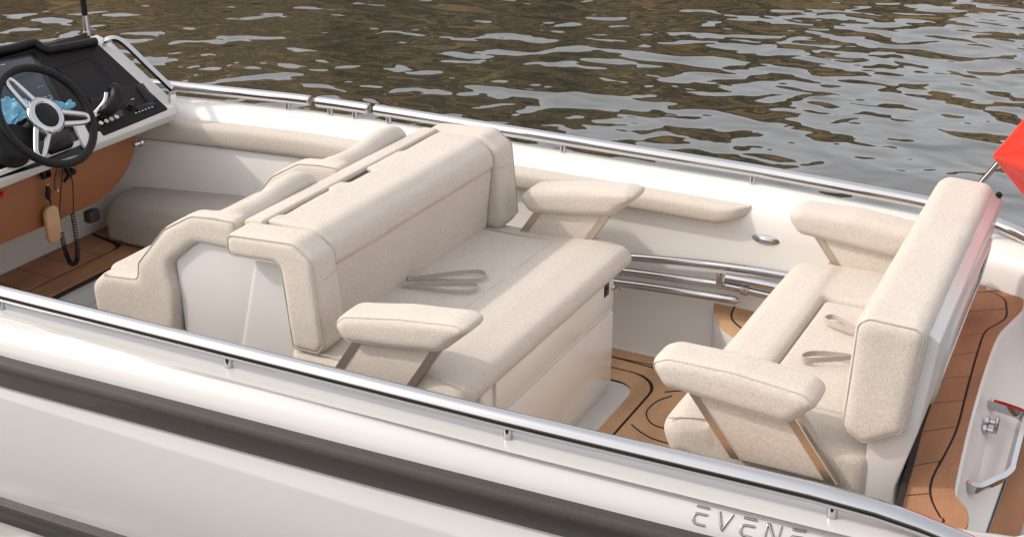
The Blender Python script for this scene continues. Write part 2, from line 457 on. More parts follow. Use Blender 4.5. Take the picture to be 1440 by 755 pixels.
# far handrail in three tubes
FZ = [(-7, .815), (-4.6, .83), (-.8, .832), (-.58, .82), (-.46, .80), (-.2, .74)]
def fr(x0, x1, n):
    return [(x0+(x1-x0)*i/n, far_y(x0+(x1-x0)*i/n), rail_z(FZ, x0+(x1-x0)*i/n)) for i in range(n+1)]
for i, (x0, x1, ps, lab) in enumerate([(-6.0, -3.715, (-5.0, -3.829), 'far handrail tube behind the helm'), (-3.66, -3.395, (-3.60, -3.465), 'short far handrail tube at the gate'), (-3.345, -.16, (-3.283, -2.39, -1.534, -.70), 'long far handrail tube running aft')]):
    bm = B(); tube(bm, fr(x0, x1, 40 if i != 1 else 6), 0.0265, 20)
    o = obj('handrail', bm, M['chrome'], boat); o['label'] = lab
    posts([(x, far_y(x)) for x in ps], o)
    for xe, s in ((x0, -1), (x1, 1)):
        if (i == 0 and s < 0) or (i == 2 and s > 0): continue
        bm = B(); a = Vector((xe, far_y(xe), rail_z(FZ, xe)))
        lathe(bm, [(.0255, 0), (.0255, .006), (.02, .010), (.008, .011)], a, (s, 0, 0), 20)
        obj('end_cap', bm, M['steel'], o)

# padded coamings on the far inner wall
def bolster(x0, x1, z0, z1, taper, lab):
    bm = B(); n = int((x1-x0)/.06)+1
    rows = []
    for i in range(n+1):
        t = i/n; x = x0+(x1-x0)*t
        y = wall_y(x)
        zt = z1; zb = z0
        if taper:
            q = max(0, (x-(x1-taper))/taper)
            zb = z0+(z1-z0)*0.55*q
        sec = []
        for a in range(17):
            th = math.pi*(a/16)-math.pi/2
            c, s = math.cos(th), math.sin(th)
            c = abs(c)**.6; s = math.copysign(abs(s)**.6, s)
            kx = 1.0
            e = min(1, (x1-x)/.035)
            kx = math.sqrt(max(0.02, 1-(1-e)**2)) if x1-x < .035 else 1
            sec.append((x, y+.02-.075*c*kx, (zt+zb)/2+(zt-zb)/2*s))
        rows.append(sec)
    rr = skin(bm, rows)
    for r2 in (rr[0], rr[-1]):
        try: bm.faces.new(r2)
        except Exception: pass
    for a, b in zip(rr, rr[1:]): bm.faces.new((a[0], b[0], b[-1], a[-1]))
    o = obj('coaming_pad', bm, M['fabric'], boat, 60); o['label'] = lab; return o
bolster(-5.3, -2.85, .600, .715, 0, 'long padded coaming along the far wall beside the helm seats')
bolster(-2.75, -1.50, .635, .725, .12, 'padded coaming with slanted end on the far wall beside the sofa')

# pop-up cleat on the far wall
c0 = Vector((-1.418, 4.943, .600))
bm = B()
for j in range(2):
    k = 1.0 if j == 0 else .55
    pts = []
    lathe(bm, [(.0, 0), (.016*k+.004, 0), (.016*k+.002, .006+.004*j), (.009*k, .010+.005*j), (.0, .011+.005*j)], (0, 0, 0), (0, -1, 0), 24)
bmesh.ops.scale(bm, vec=(3.1, 1, 1), verts=bm.verts[:]); bmesh.ops.translate(bm, vec=c0, verts=bm.verts[:])
obj('pop_up_cleat', bm, M['chrome'], boat)

# raised lettering on the near side, near the stern
def surf(x, t):
    y = near_y(x); ry = rail_y(x)
    P = [Vector((x, ry-.055, .768)), Vector((x, y+.085, .757)), Vector((x, y+.06, .742)), Vector((x, y+.042, .718)), Vector((x, y+.03, .69))]
    for a, b in zip(P, P[1:]):
        l = (b-a).length
        if t <= l: return a+(b-a)*(t/l)+Vector((0, -(b-a).z, (b-a).y)).normalized()*-.0015
        t -= l
    return P[-1]
GL = {'E': [[(.08, 1.0), (.92, .98)], [(.90, .60), (.22, .60), (.07, .52), (.03, .38), (.06, .16), (.22, .02), (.88, 0)]],
      'V': [[(.02, 1), (.44, 0), (.95, 1)]], 'N': [[(.03, 0), (.06, .92), (.16, .98), (.80, .03), (.90, .08), (.93, 1)]]}
for i, chx in enumerate('EVENE'):
    bm = B(); x0 = -.928+i*.0605
    for st in GL[chx]:
        pts = []
        for a, b in zip(st, st[1:]):
            for q in range(5): pts.append((a[0]+(b[0]-a[0])*q/5, a[1]+(b[1]-a[1])*q/5))
        pts.append(st[-1])
        tube(bm, [surf(x0+p[0]*.037, .060+.010*i/4+(1-p[1])*.044) for p in pts], .0034, 8)
    obj('letter', bm, M['emblem'], hull, 60)

# ---- decks
def plank(name, poly, z, material, parent, h=.006, gap=.0025, r=.0):
    q = inset([(p[0], p[1]) for p in poly], gap)
    bm = B(); loft(bm, q, z-h, z, min(.0015, h/3), 'z', 1)
    return obj(name, bm, material, parent, 30)
def strip_line(pts, z, wdt, parent, name='caulk_line'):
    bm = B(); tube(bm, [(p[0], p[1], z) for p in pts], 0, flat=(wdt, .003, Vector((0, 0, 1))))
    return obj(name, bm, M['caulk'], parent)
deck = sub('cockpit_deck', boat)
bm = B(); box(bm, -6.0, -.3, 2.99, 4.94, -.05, -.012)
obj('sole', bm, M['gel'], deck)
# forward/aft floor: caulk bed with boards let into it
bm = B(); box(bm, -2.05, -1.25, 3.02, 4.955, -.012, -.001); obj('caulk_bed', bm, M['caulk'], deck)
BX = -1.85   # front face of the sofa base
g = .011
wallb = [(-2.05, 4.950), (-2.05, 4.905), (-1.25, 4.930), (-1.25, 4.95)]
plank('margin_board', wallb, .008, M['teak'], deck, gap=.001)
plank('margin_board', [(-2.05, 4.897), (-2.05, 4.800), (-1.25, 4.83), (-1.25, 4.922)], .008, M['teak'], deck, gap=.001)
ring_o = fillet([(-2.05, 4.790), (-1.69, 4.790), (-1.69, 3.03), (-2.05, 3.03)], [0, .16, .10, 0], 8)
def arc_ring(o, i):
    bm = B(); n = len(o)
    return bm
outer = fillet([(-2.05, 4.70), (-1.745, 4.70), (-1.745, 3.03), (-2.05, 3.03)], [0, .15, .02, 0], 8)
inner = fillet([(-2.05, 4.60), (-1.825, 4.60), (-1.825, 3.03), (-2.05, 3.03)], [0, .09, .01, 0], 8)
field = [(-2.05, 4.790), (-1.25, 4.82), (-1.25, 3.03), (-1.735, 3.03)] + [(p.x+.010, p.y+.010) for p in outer[::-1] if p.y > 3.1]
plank('field_board', field, .008, M['teak'], deck, gap=.001)
rb = [p for p in outer if p.y > 3.1] + [(-1.745, 3.03), (-1.815, 3.03)] + [(p.x+.010, p.y+.010) for p in inner[::-1] if p.y > 3.1]
plank('border_board', rb, .008, M['teak'], deck, gap=.0)
# swirled caulk lines let into the field
for pts in ([(-1.69, 4.60), (-1.60, 4.66), (-1.45, 4.70), (-1.25, 4.71)],
            [onz(*p, .0105) for p in ((945, 556), (925, 563), (911, 575), (910, 586), (920, 597), (945, 604))],
            [onz(*p, .0105) for p in ((888, 596), (900, 606), (918, 616), (945, 624))],
            [(-2.0, 4.79), (-1.8, 4.775), (-1.6, 4.755), (-1.3, 4.72)]):
    strip_line(smooth_path([Vector((p[0], p[1], 0)) for p in pts], 6), .0095, .0045, deck)
# helm footwell
HZ = .12
helm = sub('helm_floor', boat)
bm = B(); box(bm, -5.3, -4.38, 3.0, 4.85, -.01, HZ-.007); obj('step', bm, M['gel'], helm)
bm = B(); box(bm, -4.80, -4.36, 3.02, 4.80, HZ-.012, HZ-.0005); obj('caulk_bed', bm, M['caulk'], helm)
hz = lambda u, v: onz(u, v, HZ)
xi, xo, xf = -4.515, -4.375, -4.76
ys = [3.05, 3.42, 3.78, 3.96, 4.12, 4.28, 4.43]
for a, b in zip(ys, ys[1:]):
    plank('plank', [(xf, a+.02), (xi, a), (xi, b), (xf, b+.02)], HZ+.006, M['teak2'], helm, gap=.0022)
plank('plank', fillet([(xf, 4.45), (xi, 4.43), (xi, 4.56), (xf, 4.62)], [0, 0, .06, .02], 5), HZ+.006, M['teak2'], helm, gap=.002)
plank('margin_board', [(xi+.010, 3.03), (xo, 3.03), (xo, 4.76), (xf, 4.76), (xf, 4.64), (xi-.05, 4.60), (xi+.0, 4.58), (xi+.010, 4.54)], HZ+.006, M['teak2'], helm, gap=.001)

# raised stern platform and aft deck
stern = sub('aft_deck', boat)
PZ = .28
plat = [(-1.62, 4.945), (-1.60, 4.88), (-1.55, 4.78), (-1.50, 4.72), (-1.42, 4.66), (-1.30, 4.62), (-1.24, 4.40), (-1.22, 3.0), (-.56, 3.0), (-.56, 4.945)]
bm = B(); loft(bm, plat, 0.0, PZ-.007, .004, 'z', 2); obj('platform', bm, M['gel'], stern)
plank('platform_board', plat, PZ, M['teak'], stern, h=.008, gap=.001)
e_ = [(-1.53, 4.945), (-1.515, 4.86), (-1.48, 4.80), (-1.40, 4.74), (-1.25, 4.70)]
strip_line(smooth_path([Vector((p[0], p[1], 0)) for p in e_], 5), PZ+.001, .007, stern)
DZ = .62
# side boxes beside the rear sofa and the transom block
bm = B(); box(bm, -1.13, -.54, 4.655, 4.945, PZ-.02, DZ-.008); obj('side_box', bm, M['gel'], stern)
bm = B(); box(bm, -1.13, -.54, 2.99, 3.235, PZ-.02, DZ-.008); obj('side_box', bm, M['gel'], stern)
plank('side_board', [(-1.125, 4.66), (-.66, 4.66), (-.66, 4.94), (-1.125, 4.94)], DZ, M['teak'], stern, h=.01, gap=.001)
plank('side_board', [(-1.125, 2.995), (-.52, 2.995), (-.52, 3.23), (-1.125, 3.23)], DZ, M['teak'], stern, h=.01, gap=.001)
dz = lambda u, v: onz(u, v, DZ)
edge_px = [(1372, 398), (1386, 400), (1432, 403), (1441, 428), (1424, 448), (1405, 470), (1386, 520), (1366, 590), (1352, 650), (1345, 690), (1352, 703), (1362, 715), (1364, 735), (1352, 758), (1336, 790), (1240, 800), (1250, 740), (1270, 691), (1288, 622), (1305, 560), (1338, 472)]
def round2(px, n=4): return [(p.x, p.y) for p in smooth_path([Vector((a, b, 0)) for a, b in px], n)]
edge_px = edge_px[:2]+round2(edge_px[2:15])+edge_px[15:]; NE = len(edge_px)-6
edge = [dz(*p) for p in edge_px]
bm = B()
# transom: from the deck edge down and aft to the swim platform
top = [Vector((p.x, p.y, DZ-.012)) for p in edge]
loft(bm, [(p.x, p.y) for p in inset([(q.x, q.y) for q in edge], .012)], .30, DZ-.011, .004, 'z', 2)
obj('deck_core', bm, M['gel'], stern)
line_px = [(1366, 411), (1393, 410), (1411, 419), (1415, 430), (1414, 446), (1400, 456), (1385, 466), (1375, 492), (1360, 545), (1345, 602), (1327, 640), (1312, 668), (1308, 688), (1312, 706), (1322, 725), (1326, 735), (1300, 790)]
line_px = line_px[:1]+round2(line_px[1:])
lin = [dz(*p) for p in line_px]
# outer margin board between deck edge and caulk line
outer_b = [dz(*p) for p in edge_px[1:NE]]
plank('margin_board', [dz(1374, 398)]+outer_b+[dz(*p) for p in line_px[::-1]][0:], DZ, M['teak2'], stern, h=.012, gap=.004)
# inner boards, cut across
inner_px = [(1366, 411), (1352, 440), (1340, 472), (1331, 497), (1321, 527), (1311, 560), (1297, 598), (1284, 650), (1272, 690), (1262, 730), (1245, 790)]
def at_v(px, v):
    for a, b in zip(px, px[1:]):
        if a[1] <= v <= b[1]:
            t = (v-a[1])/(b[1]-a[1]+1e-9); return (a[0]+(b[0]-a[0])*t, v)
    return px[-1]
cuts = [(411, 411), (438, 434), (474, 468), (501, 494), (532, 528), (566, 562), (606, 599), (654, 647), (696, 693), (790, 790)]
lp = line_px[1:]
for (a0, b0), (a1, b1) in zip(cuts, cuts[1:]):
    L0, L1 = at_v(inner_px, a0), at_v(inner_px, a1)
    R_ = [at_v(lp, b0)]+[p for p in lp if b0 < p[1] < b1 ]+[at_v(lp, b1)]
    if b0 == 411: R_ = [(1393, 410)]+[p for p in lp if 411 < p[1] < b1]+[at_v(lp, b1)]
    poly = [dz(*L0)]+[dz(*p) for p in R_]+[dz(*L1)]
    plank('plank', poly, DZ, M['teak2'], stern, h=.012, gap=.0028)
bm = B(); q = inset([(p.x, p.y) for p in edge], .006); loft(bm, q, DZ-.012, DZ-.004, 0, 'z'); obj('caulk_bed', bm, M['caulk'], stern)
# black rubber seal along the foot of the sofa shell
bm = B(); tube(bm, [dz(*p)+Vector((-.005, 0, .003)) for p in inner_px[2:]], 0, flat=(.016, .016, Vector((0, 0, 1)))); obj('seal', bm, M['caulk'], stern)
# hatch latch plate at the far end
bm = B(); a, b, c, d = dz(1384, 400), dz(1401, 402), dz(1403, 409), dz(1388, 409)
loft(bm, fillet([(p.x, p.y) for p in (a, b, c, d)], .006, 3), DZ+.001, DZ+.004, .001, 'z', 1); obj('latch_plate', bm, M['steel'], stern)

# transom, swim platform, grab handle, eye
bm = B(); rows = []
out = [p for p in edge[2:NE]]
for p in out:
    rows.append([(p.x-.012, p.y, DZ-.012), (p.x+.004, p.y, DZ-.025), (p.x+.012, p.y, .54), (p.x+.025, p.y, .49), (p.x+.045, p.y, .455), (-.325, p.y, .425), (-.309, p.y, .41), (-.305, p.y, .3)])
skin(bm, rows); obj('transom', bm, M['liner'], boat, 25)
sp = [onz(*p, .40) for p in ((1384, 758), (1396, 725), (1412, 680), (1428, 630), (1440, 592), (1452, 545))]
bm = B()
poly = [(p.x, p.y) for p in sp] + [(p.x+.6, p.y) for p in sp[::-1]]
loft(bm, poly, .30, .39, .004, 'z', 2); obj('platform_core', bm, M['gel'], stern)
def off(ps, d): return [Vector((p.x+d, p.y, 0)) for p in ps]
def band(a, b): return [(p.x, p.y) for p in off(sp, a)] + [(p.x, p.y) for p in off(sp, b)[::-1]]
plank('swim_platform_board', band(.004, .085), .400, M['teak2'], stern, h=.012, gap=.001)
plank('swim_platform_board', band(.095, .20), .400, M['teak2'], stern, h=.012, gap=.001)
plank('swim_platform_board', band(.21, .55), .400, M['teak2'], stern, h=.012, gap=.001)
bm = B(); hx = [ony(1372, 688, 3.52), onx(1415, 674, -.24), onx(1438, 582, -.24), None]
h0 = onz(1374, 687, .50); h1 = onz(1418, 668, .47); h2 = onz(1440, 583, .47); h3 = onz(1404, 571, .50)
def strip_bar(bm, pts, w_, t_, up): tube(bm, pts, 0, flat=(w_, t_, up))
path = [h0-Vector((.03, 0, 0)), h0, h0.lerp(h1, .5), h0.lerp(h1, .8), h1.lerp(h2, .06), h1.lerp(h2, .16), h1.lerp(h2, .5), h1.lerp(h2, .86), h2.lerp(h1, .04), h3.lerp(h2, .75), h3, h3-Vector((.03, 0, 0))]
strip_bar(bm, smooth_path(path, 5), .016, .034, Vector((.48, -.1, 1)))
obj('grab_handle', bm, M['chrome'], boat, 30)
bm = B(); e0 = onz(1399, 597, .50)
lathe(bm, [(.016, 0), (.016, .01), (.009, .014), (.009, .03)], e0+Vector((-.03, .012, 0)), (1, 0, 0), 16)
lathe(bm, [(.016, 0), (.016, .01), (.009, .014), (.009, .03)], e0+Vector((-.03, -.025, -.01)), (1, 0, 0), 16)
ringp = [e0+Vector((.005, math.cos(a)*.012, math.sin(a)*.026)) for a in [2*math.pi*j/18 for j in range(18)]]
tube(bm, ringp, .006, 10, closed=True)
obj('mooring_eye', bm, M['chrome'], boat)

# ================================================================== SOFAS
YN, YF = 3.28, 4.64
YC = 3.96
def flip(v, f): return Vector((v[0], 2*YC-v[1], v[2])) if f else Vector(v)
def armrest(parent, xb, d, far, z0=.745, ztilt=1.0):
    """pad on a slanted fabric panel between two steel bars; xb = rear tip, d = +1 if the seat faces aft"""
    e = Vector(((xb), 3.31, z0))
    root = bpy.data.objects.new('armrest', None); C.objects.link(root)
    root.parent = parent; root.empty_display_size = .05
    sk = lambda v: flip(v, far)
    T = lambda t, z: (xb+d*t, z0+z)
    fb, bb = (.405, .045) if d > 0 else (.455, .085)
    prof = [T(0, .004), T(.045, .048), T(.25, .085), T(.455, .108), T(.50, .098), T(.502, .078), T(fb, -.010), T(.25, -.033), T(bb, -.055)]
    if d < 0:
        z0 = .850; T = lambda t, z: (xb+d*t, z0+z)
        prof = [T(0, .004), T(.045, .036), T(.25, .055), T(.445, .052), T(.490, .030), T(.492, .006), T(.452, -.050), T(.25, -.068), T(.085, -.080)]
        prof = prof[::-1]
    P = fillet(prof, [.022, .04, .1, .04, .022, .022, .04, .1, .04] if d > 0 else [.04, .1, .04, .022, .022, .04, .1, .04, .022], 4)
    bm = B(); loft(bm, P, 3.228, 3.378, .038, 'y', 5, sk)
    pad = soft('arm_pad', bm, M['fabric'], root, .0075, 6, .004)
    bm = B(); tube(bm, seam_path(P, .0105, 3.2405, 'y', sk), .0018, 6, closed=True); obj('piping', bm, M['seam'], pad)
    # support panel and bars
    zb = z0-.24; pt, pf = (-.042, -.010) if d > 0 else (-.066, -.046)
    q = [T(.080, pt), T(.375, pf), T(.225, zb-z0), T(-.05, zb-z0)]
    if d < 0: q = q[::-1]
    bm = B(); loft(bm, fillet(q, .012, 3), 3.268, 3.348, .006, 'y', 2, sk)
    obj('arm_panel', bm, M['fabric'], root)
    for a0, a1, z1, z2 in ((.070, -.062, pt, zb-z0), (.362, .212, pf, zb-z0)):
        q = [T(a0, z1), T(a0+.034, z1), T(a1+.034, z2), T(a1, z2)]
        if d < 0: q = q[::-1]
        bm = B(); loft(bm, q, *((3.325, 3.3515) if far else (3.265, 3.292)), .002, 'y', 1, sk)
        obj('arm_bar', bm, M['steel'], root)
    return root
def strap(parent, p0, p1, wid, up, h=.020, sag=0.0):
    """sewn pull loop: out along one side, round and back"""
    p0, p1 = Vector(p0), Vector(p1); a = p1-p0; s = Vector(up).normalized()
    pts = []
    for t, k in ((0, -.15), (.25, .35), (.55, .85), (.8, 1.0), (.95, .75), (1.0, 0), (.95, -.75), (.8, -1.0), (.55, -.8), (.25, -.3), (0, .05)):
        pts.append(p0+a*t+s*(wid/2*k)+Vector((0, 0, -sag*t)))
    bm = B(); tube(bm, smooth_path(pts, 4), 0, flat=(.003, h, Vector((0, 0, 1))))
    return obj('pull_strap', bm, M['seam'], parent, 60)

# ---- middle sofa, facing aft
A = thing('double_sofa', 'beige fabric sofa facing aft on a white base, in the middle of the cockpit', 'sofa', (-2.2, YC, 0))
# white base with drawer fronts
bm = B(); skb = lambda v: Vector((v.x, v.y + (v.z-.3)*-.10*(1 if v.y > YC else -1), v.z))
loft(bm, fillet([(-2.62, .005), (-1.900, .005), (-1.885, .06), (-1.885, .55), (-2.62, .55)], [0, .0, .02, .01, 0], 3), 3.42, 4.50, .012, 'y', 3)
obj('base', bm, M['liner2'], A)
bm = B(); loft(bm, fillet([(-2.6, 3.36), (-1.805, 3.36), (-1.805, 4.585), (-2.6, 4.585)], [0, .06, .08, 0], 5), .0, .014, .006, 'z', 2)
obj('base_flange', bm, M['gel'], A)
for z0, z1 in ((.075, .383), (.407, .528)):
    bm = B(); loft(bm, [(3.50, z0), (4.472, z0), (4.472, z1), (3.50, z1)], -1.89, -1.872, .003, 'x', 2)
    obj('drawer_front', bm, M['liner2'], A)
bm = B(); box(bm, -1.888, -1.8705, 4.375, 4.425, .475, .527, .004); obj('latch_recess', bm, M['glossblack'], A)
bm = B(); lathe(bm, [(.012, 0), (.012, .012), (.007, .018), (.007, .03), (.011, .032), (.011, .04)], (-1.88, 4.455, .492), (1, 0, 0), 16); obj('latch', bm, M['chrome'], A)
# white end shell carrying the back
bm = B(); loft(bm, fillet([(-2.70, .93), (-2.51, .93), (-2.49, .60), (-2.47, .02), (-2.94, .02)], [.04, .04, .1, 0, .0], 5), 3.345, 4.625, .028, 'y', 4)
obj('shell', bm, M['gel'], A)
# seat cushion
prof = fillet([(-2.55, .50), (-1.885, .515), (-1.848, .550), (-1.880, .602), (-2.01, .622), (-2.20, .606), (-2.55, .594)], [.02, .03, .05, .06, .1, .1, .02], 4)
bm = B()
loft(bm, prof, 3.275, 4.655, .055, 'y', 5)
bmesh.ops.recalc_face_normals(bm, faces=bm.faces[:])
seatA = soft('seat_cushion', bm, M['fabric'], A, .010, 6, .006)
bm = B(); box(bm, -2.56, -2.165, 3.42, 4.515, .53, .610, .012, .02); soft('center_panel', bm, M['fabric'], seatA, .008, 3, .004)
bm = B(); tube(bm, [(-2.50, 4.520, .6035), (-2.165, 4.518, .607), (-2.158, 4.505, .608), (-2.158, 3.40, .608)], .0025, 6); obj('seam', bm, M['seam'], seatA)
bm = B(); tube(bm, seam_path(prof[6:-4], -.0, 3.290), .0022, 6); obj('piping', bm, M['seam'], seatA)
# backrest
bk = bpy.data.objects.new('backrest', None); C.objects.link(bk); bk.parent = A; bk.empty_display_size = .05
bm = B()
main = fillet([(-2.655, .58), (-2.468, .585), (-2.444, .850), (-2.450, .861), (-2.434, .872), (-2.440, .93), (-2.505, .980), (-2.655, .980)], [.01, .02, .01, .0, .012, .05, .06, .01], 4)
loft(bm, main, 3.425, 4.545, .012, 'y', 3)
for y0, y1, xb in ((3.43, 3.49, -2.709), (3.49, 3.785, -2.691), (3.785, 3.862, -2.709), (3.862, 4.035, -2.672), (4.035, 4.26, -2.709), (4.26, 4.54, -2.691)):
    loft(bm, [(xb, y0-.003), (-2.60, y0-.003), (-2.60, y1+.003), (xb, y1+.003)], .85, .980, .008, 'z', 2)
mb = soft('back_cushion', bm, M['fabric'], bk, .009, 3, .005)
bm = B(); tube(bm, [(-2.4425, 3.43, .8620), (-2.4425, 4.54, .8620)], .0030, 6); obj('seam', bm, M['fabric_dark'], mb)
bm = B(); loft(bm, fillet([(-2.785, .885), (-2.708, .885), (-2.708, .981), (-2.785, .976)], [.015, .005, .008, .018], 3), 3.40, 4.57, .005, 'y', 3)
obj('rear_strip', bm, M['fabric'], bk)
for y0, y1 in ((3.49, 3.785), (3.862, 4.035), (4.26, 4.49)):
    bm = B(); box(bm, -2.712, -2.668, y0, y1, .90, .964); obj('slot_shade', bm, M['rub'], bk)  # dark filler painting in the shade of a deep slot
wingp = fillet([(-2.778, .968), (-2.50, .985), (-2.425, .930), (-2.418, .87), (-2.395, .63), (-2.425, .592), (-2.535, .592), (-2.565, .890), (-2.775, .880)], [.03, .05, .04, .05, .02, .02, .02, .02, .03], 4)
for far in (False, True):
    sk = lambda v: flip(v, far)+Vector((0, .055 if far else 0, 0))
    bm = B(); loft(bm, wingp, 3.280, 3.424, .028, 'y', 4, sk)
    wg = soft('side_wing', bm, M['fabric'], bk, .0085, 4, .004)
    bm = B(); tube(bm, seam_path(wingp, .008, 3.2865, 'y', sk), .0022, 6, closed=True); obj('piping', bm, M['seam'], wg)
    bm = B(); tube(bm, [sk((-2.4165, 3.325, .852)), sk((-2.4175, 3.42, .862))], .0022, 6); obj('seam', bm, M['seam'], wg)
armrest(A, -2.335, 1, False)
armrest(A, -2.335, 1, True)
strap(A, (-2.46, 3.91, .622), (-2.215, 4.065, .624), .085, (.45, -.9, 0), .016)
strap(A, (-2.45, 3.85, .620), (-2.19, 3.955, .624), .085, (.40, -.9, 0), .016)

# ---- rear sofa, facing forward
Bs = thing('stern_sofa', 'beige fabric sofa at the stern facing forward, with a white back shell', 'sofa', (-.9, YC, PZ))
bm = B(); box(bm, -1.14, -.60, 3.36, 4.57, PZ, .60, .01); obj('base', bm, M['gel'], Bs)
bm = B()
pB = fillet([(-.62, .575), (-1.19, .570), (-1.235, .62), (-1.195, .690), (-1.05, .708), (-.62, .70)], [.02, .04, .05, .05, .05, .02], 4)
pB = pB[::-1]
loft(bm, fillet([(-1.04, 3.30), (-.60, 3.30), (-.60, 3.52), (-1.04, 3.52)], [0, .05, .0, 0], 4), .535, .703, .03, 'z', 3)
loft(bm, [(-1.05, 4.29), (-.60, 4.29), (-.60, 4.60), (-1.05, 4.60)], .565, .703, .025, 'z', 3)
rollp = fillet([(-1.01, .535), (-1.01, .700), (-1.05, .712), (-1.18, .700), (-1.235, .62), (-1.20, .535)], [.01, .02, .05, .07, .05, .03], 4)
loft(bm, rollp, 3.30, 4.60, .06, 'y', 5)
loft(bm, [(-1.03, 3.4), (-.6, 3.4), (-.6, 4.4), (-1.03, 4.4)], .565, .66, .0, 'z', 2)
seatB = soft('seat_cushion', bm, M['fabric'], Bs, .010, 5, .005)
bm = B(); box(bm, -1.006, -.58, 3.53, 4.284, .60, .692, .014, .02); soft('center_panel', bm, M['fabric'], seatB, .008, 3, .004)
bm = B(); tube(bm, smooth_path([(-1.20, 3.312, .665), (-1.10, 3.309, .690), (-.95, 3.308, .693), (-.64, 3.312, .692)], 5), .0022, 6); obj('piping', bm, M['seam'], seatB)
shB = lambda v: Vector((v.x-.038*(v.y-3.28), v.y, v.z-.030*(v.y-3.28)))
bm = B()
bp = fillet([(-.700, .775), (-.630, .738), (-.525, .800), (-.497, 1.105), (-.530, 1.122), (-.655, 1.125), (-.688, 1.10)], [.03, .02, .02, .03, .02, .03, .03], 4)
loft(bm, bp, 3.275, 4.645, .035, 'y', 5, shB)
bB = soft('backrest', bm, M['fabric'], Bs, .010, 4, .006)
bm = B(); tube(bm, seam_path(bp, .010, 3.2855, 'y', shB), .0022, 6, closed=True); obj('piping', bm, M['seam'], bB)
armrest(Bs, -.745, -1, False)
armrest(Bs, -.745, -1, True)
strap(Bs, onz(1206, 502, .722), onz(1128, 501, .712), .055, (.1, 1, 0), .018)
strap(Bs, onz(1212, 470, .726), onz(1163, 446, .712), .050, (.5, .9, 0), .018)
# shell
shS = lambda v: Vector((v.x-.038*(v.y-3.28), v.y, v.z-.03*(v.y-3.28)*max(0, min(1, (v.z-.6)/.4))))
bm = B()
loft(bm, fillet([(-.625, .30), (-.540, .30), (-.535, .62), (-.495, .80), (-.468, 1.075), (-.50, 1.095), (-.58, 1.06), (-.58, .80), (-.625, .74)], [0, .0, .05, .1, .010, .012, .02, .02, .02], 4), 3.315, 4.615, .007, 'y', 3, shS)
sh = obj('back_shell', bm, M['gel'], Bs, 30)
fr_ = fillet([(3.62, .70), (4.50, .70), (4.52, .99), (3.60, .99)], .09, 6)
fr_i = inset(fr_, .03)
bm = B()
def xs_(z): return lerp([(.62, -.535), (.80, -.495), (1.075, -.468)], z)
ra = [[shS(Vector((xs_(p[1])+dx, p[0], p[1]))) for p in poly_] for poly_, dx in ((fr_, -.004), (inset(fr_, .004), .010), (inset(fr_, .024), .010), (fr_i, .004))]
rows = [[bm.verts.new(v) for v in r] for r in ra]
for a, b in zip(rows, rows[1:]):
    for i in range(len(a)): bm.faces.new((a[i], a[(i+1) % len(a)], b[(i+1) % len(a)], b[i]))
obj('window_frame', bm, M['gel'], sh, 40)
bm = B(); bm.faces.new([bm.verts.new(shS(Vector((xs_(p[1])+.003, p[0], p[1])))) for p in inset(fr_, .026)])
obj('window_panel', bm, M['pane'], sh)
bm = B(); lathe(bm, [(.0, 0), (.010, .001), (.012, .008), (.009, .016), (0, .018)], shS(Vector((-.485, 4.60, 1.085))), (.7, .2, .7), 14); obj('snap_knob', bm, M['glossblack'], Bs)

# ---- pair of helm seats, facing forward, backs to the middle sofa
Hs = thing('helm_chair', 'near helm bucket seat with beige padded side wing and white shell', 'seat', (-3.1, 3.6, .1), 'helm seats behind the steering wheel')
side = fillet([(-3.49, .40), (-3.50, .600), (-3.44, .655), (-3.275, .672), (-3.265, .735), (-3.125, .892), (-2.995, .965), (-2.90, .975), (-2.80, .975), (-2.795, .86), (-2.985, .858), (-3.115, .755), (-3.090, .645), (-3.12, .40)],
              [0, .04, .04, .02, .05, .08, .08, .1, .02, .01, .05, .05, .04, 0], 4)
bm = B(); loft(bm, side, 3.365, 3.455, .028, 'y', 4)
bkp = fillet([(-2.895, .80), (-2.785, .80), (-2.785, .94), (-2.895, .94)], .03, 4)
bm2 = bm
ris = lambda v: Vector((v.x, v.y, v.z + .030*max(0, min(1, (v.y-3.45)/.3))*max(0, min(1, (v.z-.7)/.25))))
loft(bm, bkp, 3.42, 3.865, .05, 'y', 5)
tube(bm, smooth_path([(-3.02, 3.413, .905), (-2.93, 3.415, .925), (-2.865, 3.445, .940), (-2.838, 3.55, .948), (-2.835, 3.66, .965), (-2.835, 3.76, .972), (-2.835, 3.825, .958)], 6), [.045]*10+[.050]*25+[.046, .034], 16)
lathe(bm, [(.0, -.05), (.03, -.042), (.045, -.02), (.05, 0), (.045, .02), (.03, .042), (0, .05)], (-2.835, 3.82, .955), (0, 1, 0), 18)
wg = soft('side_wing', bm, M['fabric'], Hs, .0095, 6, .006)
bm = B(); tube(bm, seam_path(side[8:46], .008, 3.3725), .0022, 6); obj('piping', bm, M['seam'], wg)
bm = B(); box(bm, -3.49, -2.90, 3.44, 3.90, .50, .655, .03, .04); soft('seat_cushion', bm, M['fabric'], Hs, .010, 4, .005)
bm = B(); loft(bm, fillet([(-3.08, .03), (-3.10, .62), (-3.11, .77), (-2.98, .875), (-2.82, .92), (-2.62, .92), (-2.58, .03)], .04, 4), 3.392, 3.88, .02, 'y', 3)
obj('side_shell', bm, M['gel'], Hs)
bm = B(); box(bm, -3.44, -3.05, 3.42, 3.86, .02, .52, .01); obj('base', bm, M['gel'], Hs)
o = dup(Hs, (0, .625, 0), 'far helm bucket seat beside the far handrail, half hidden by the near one')

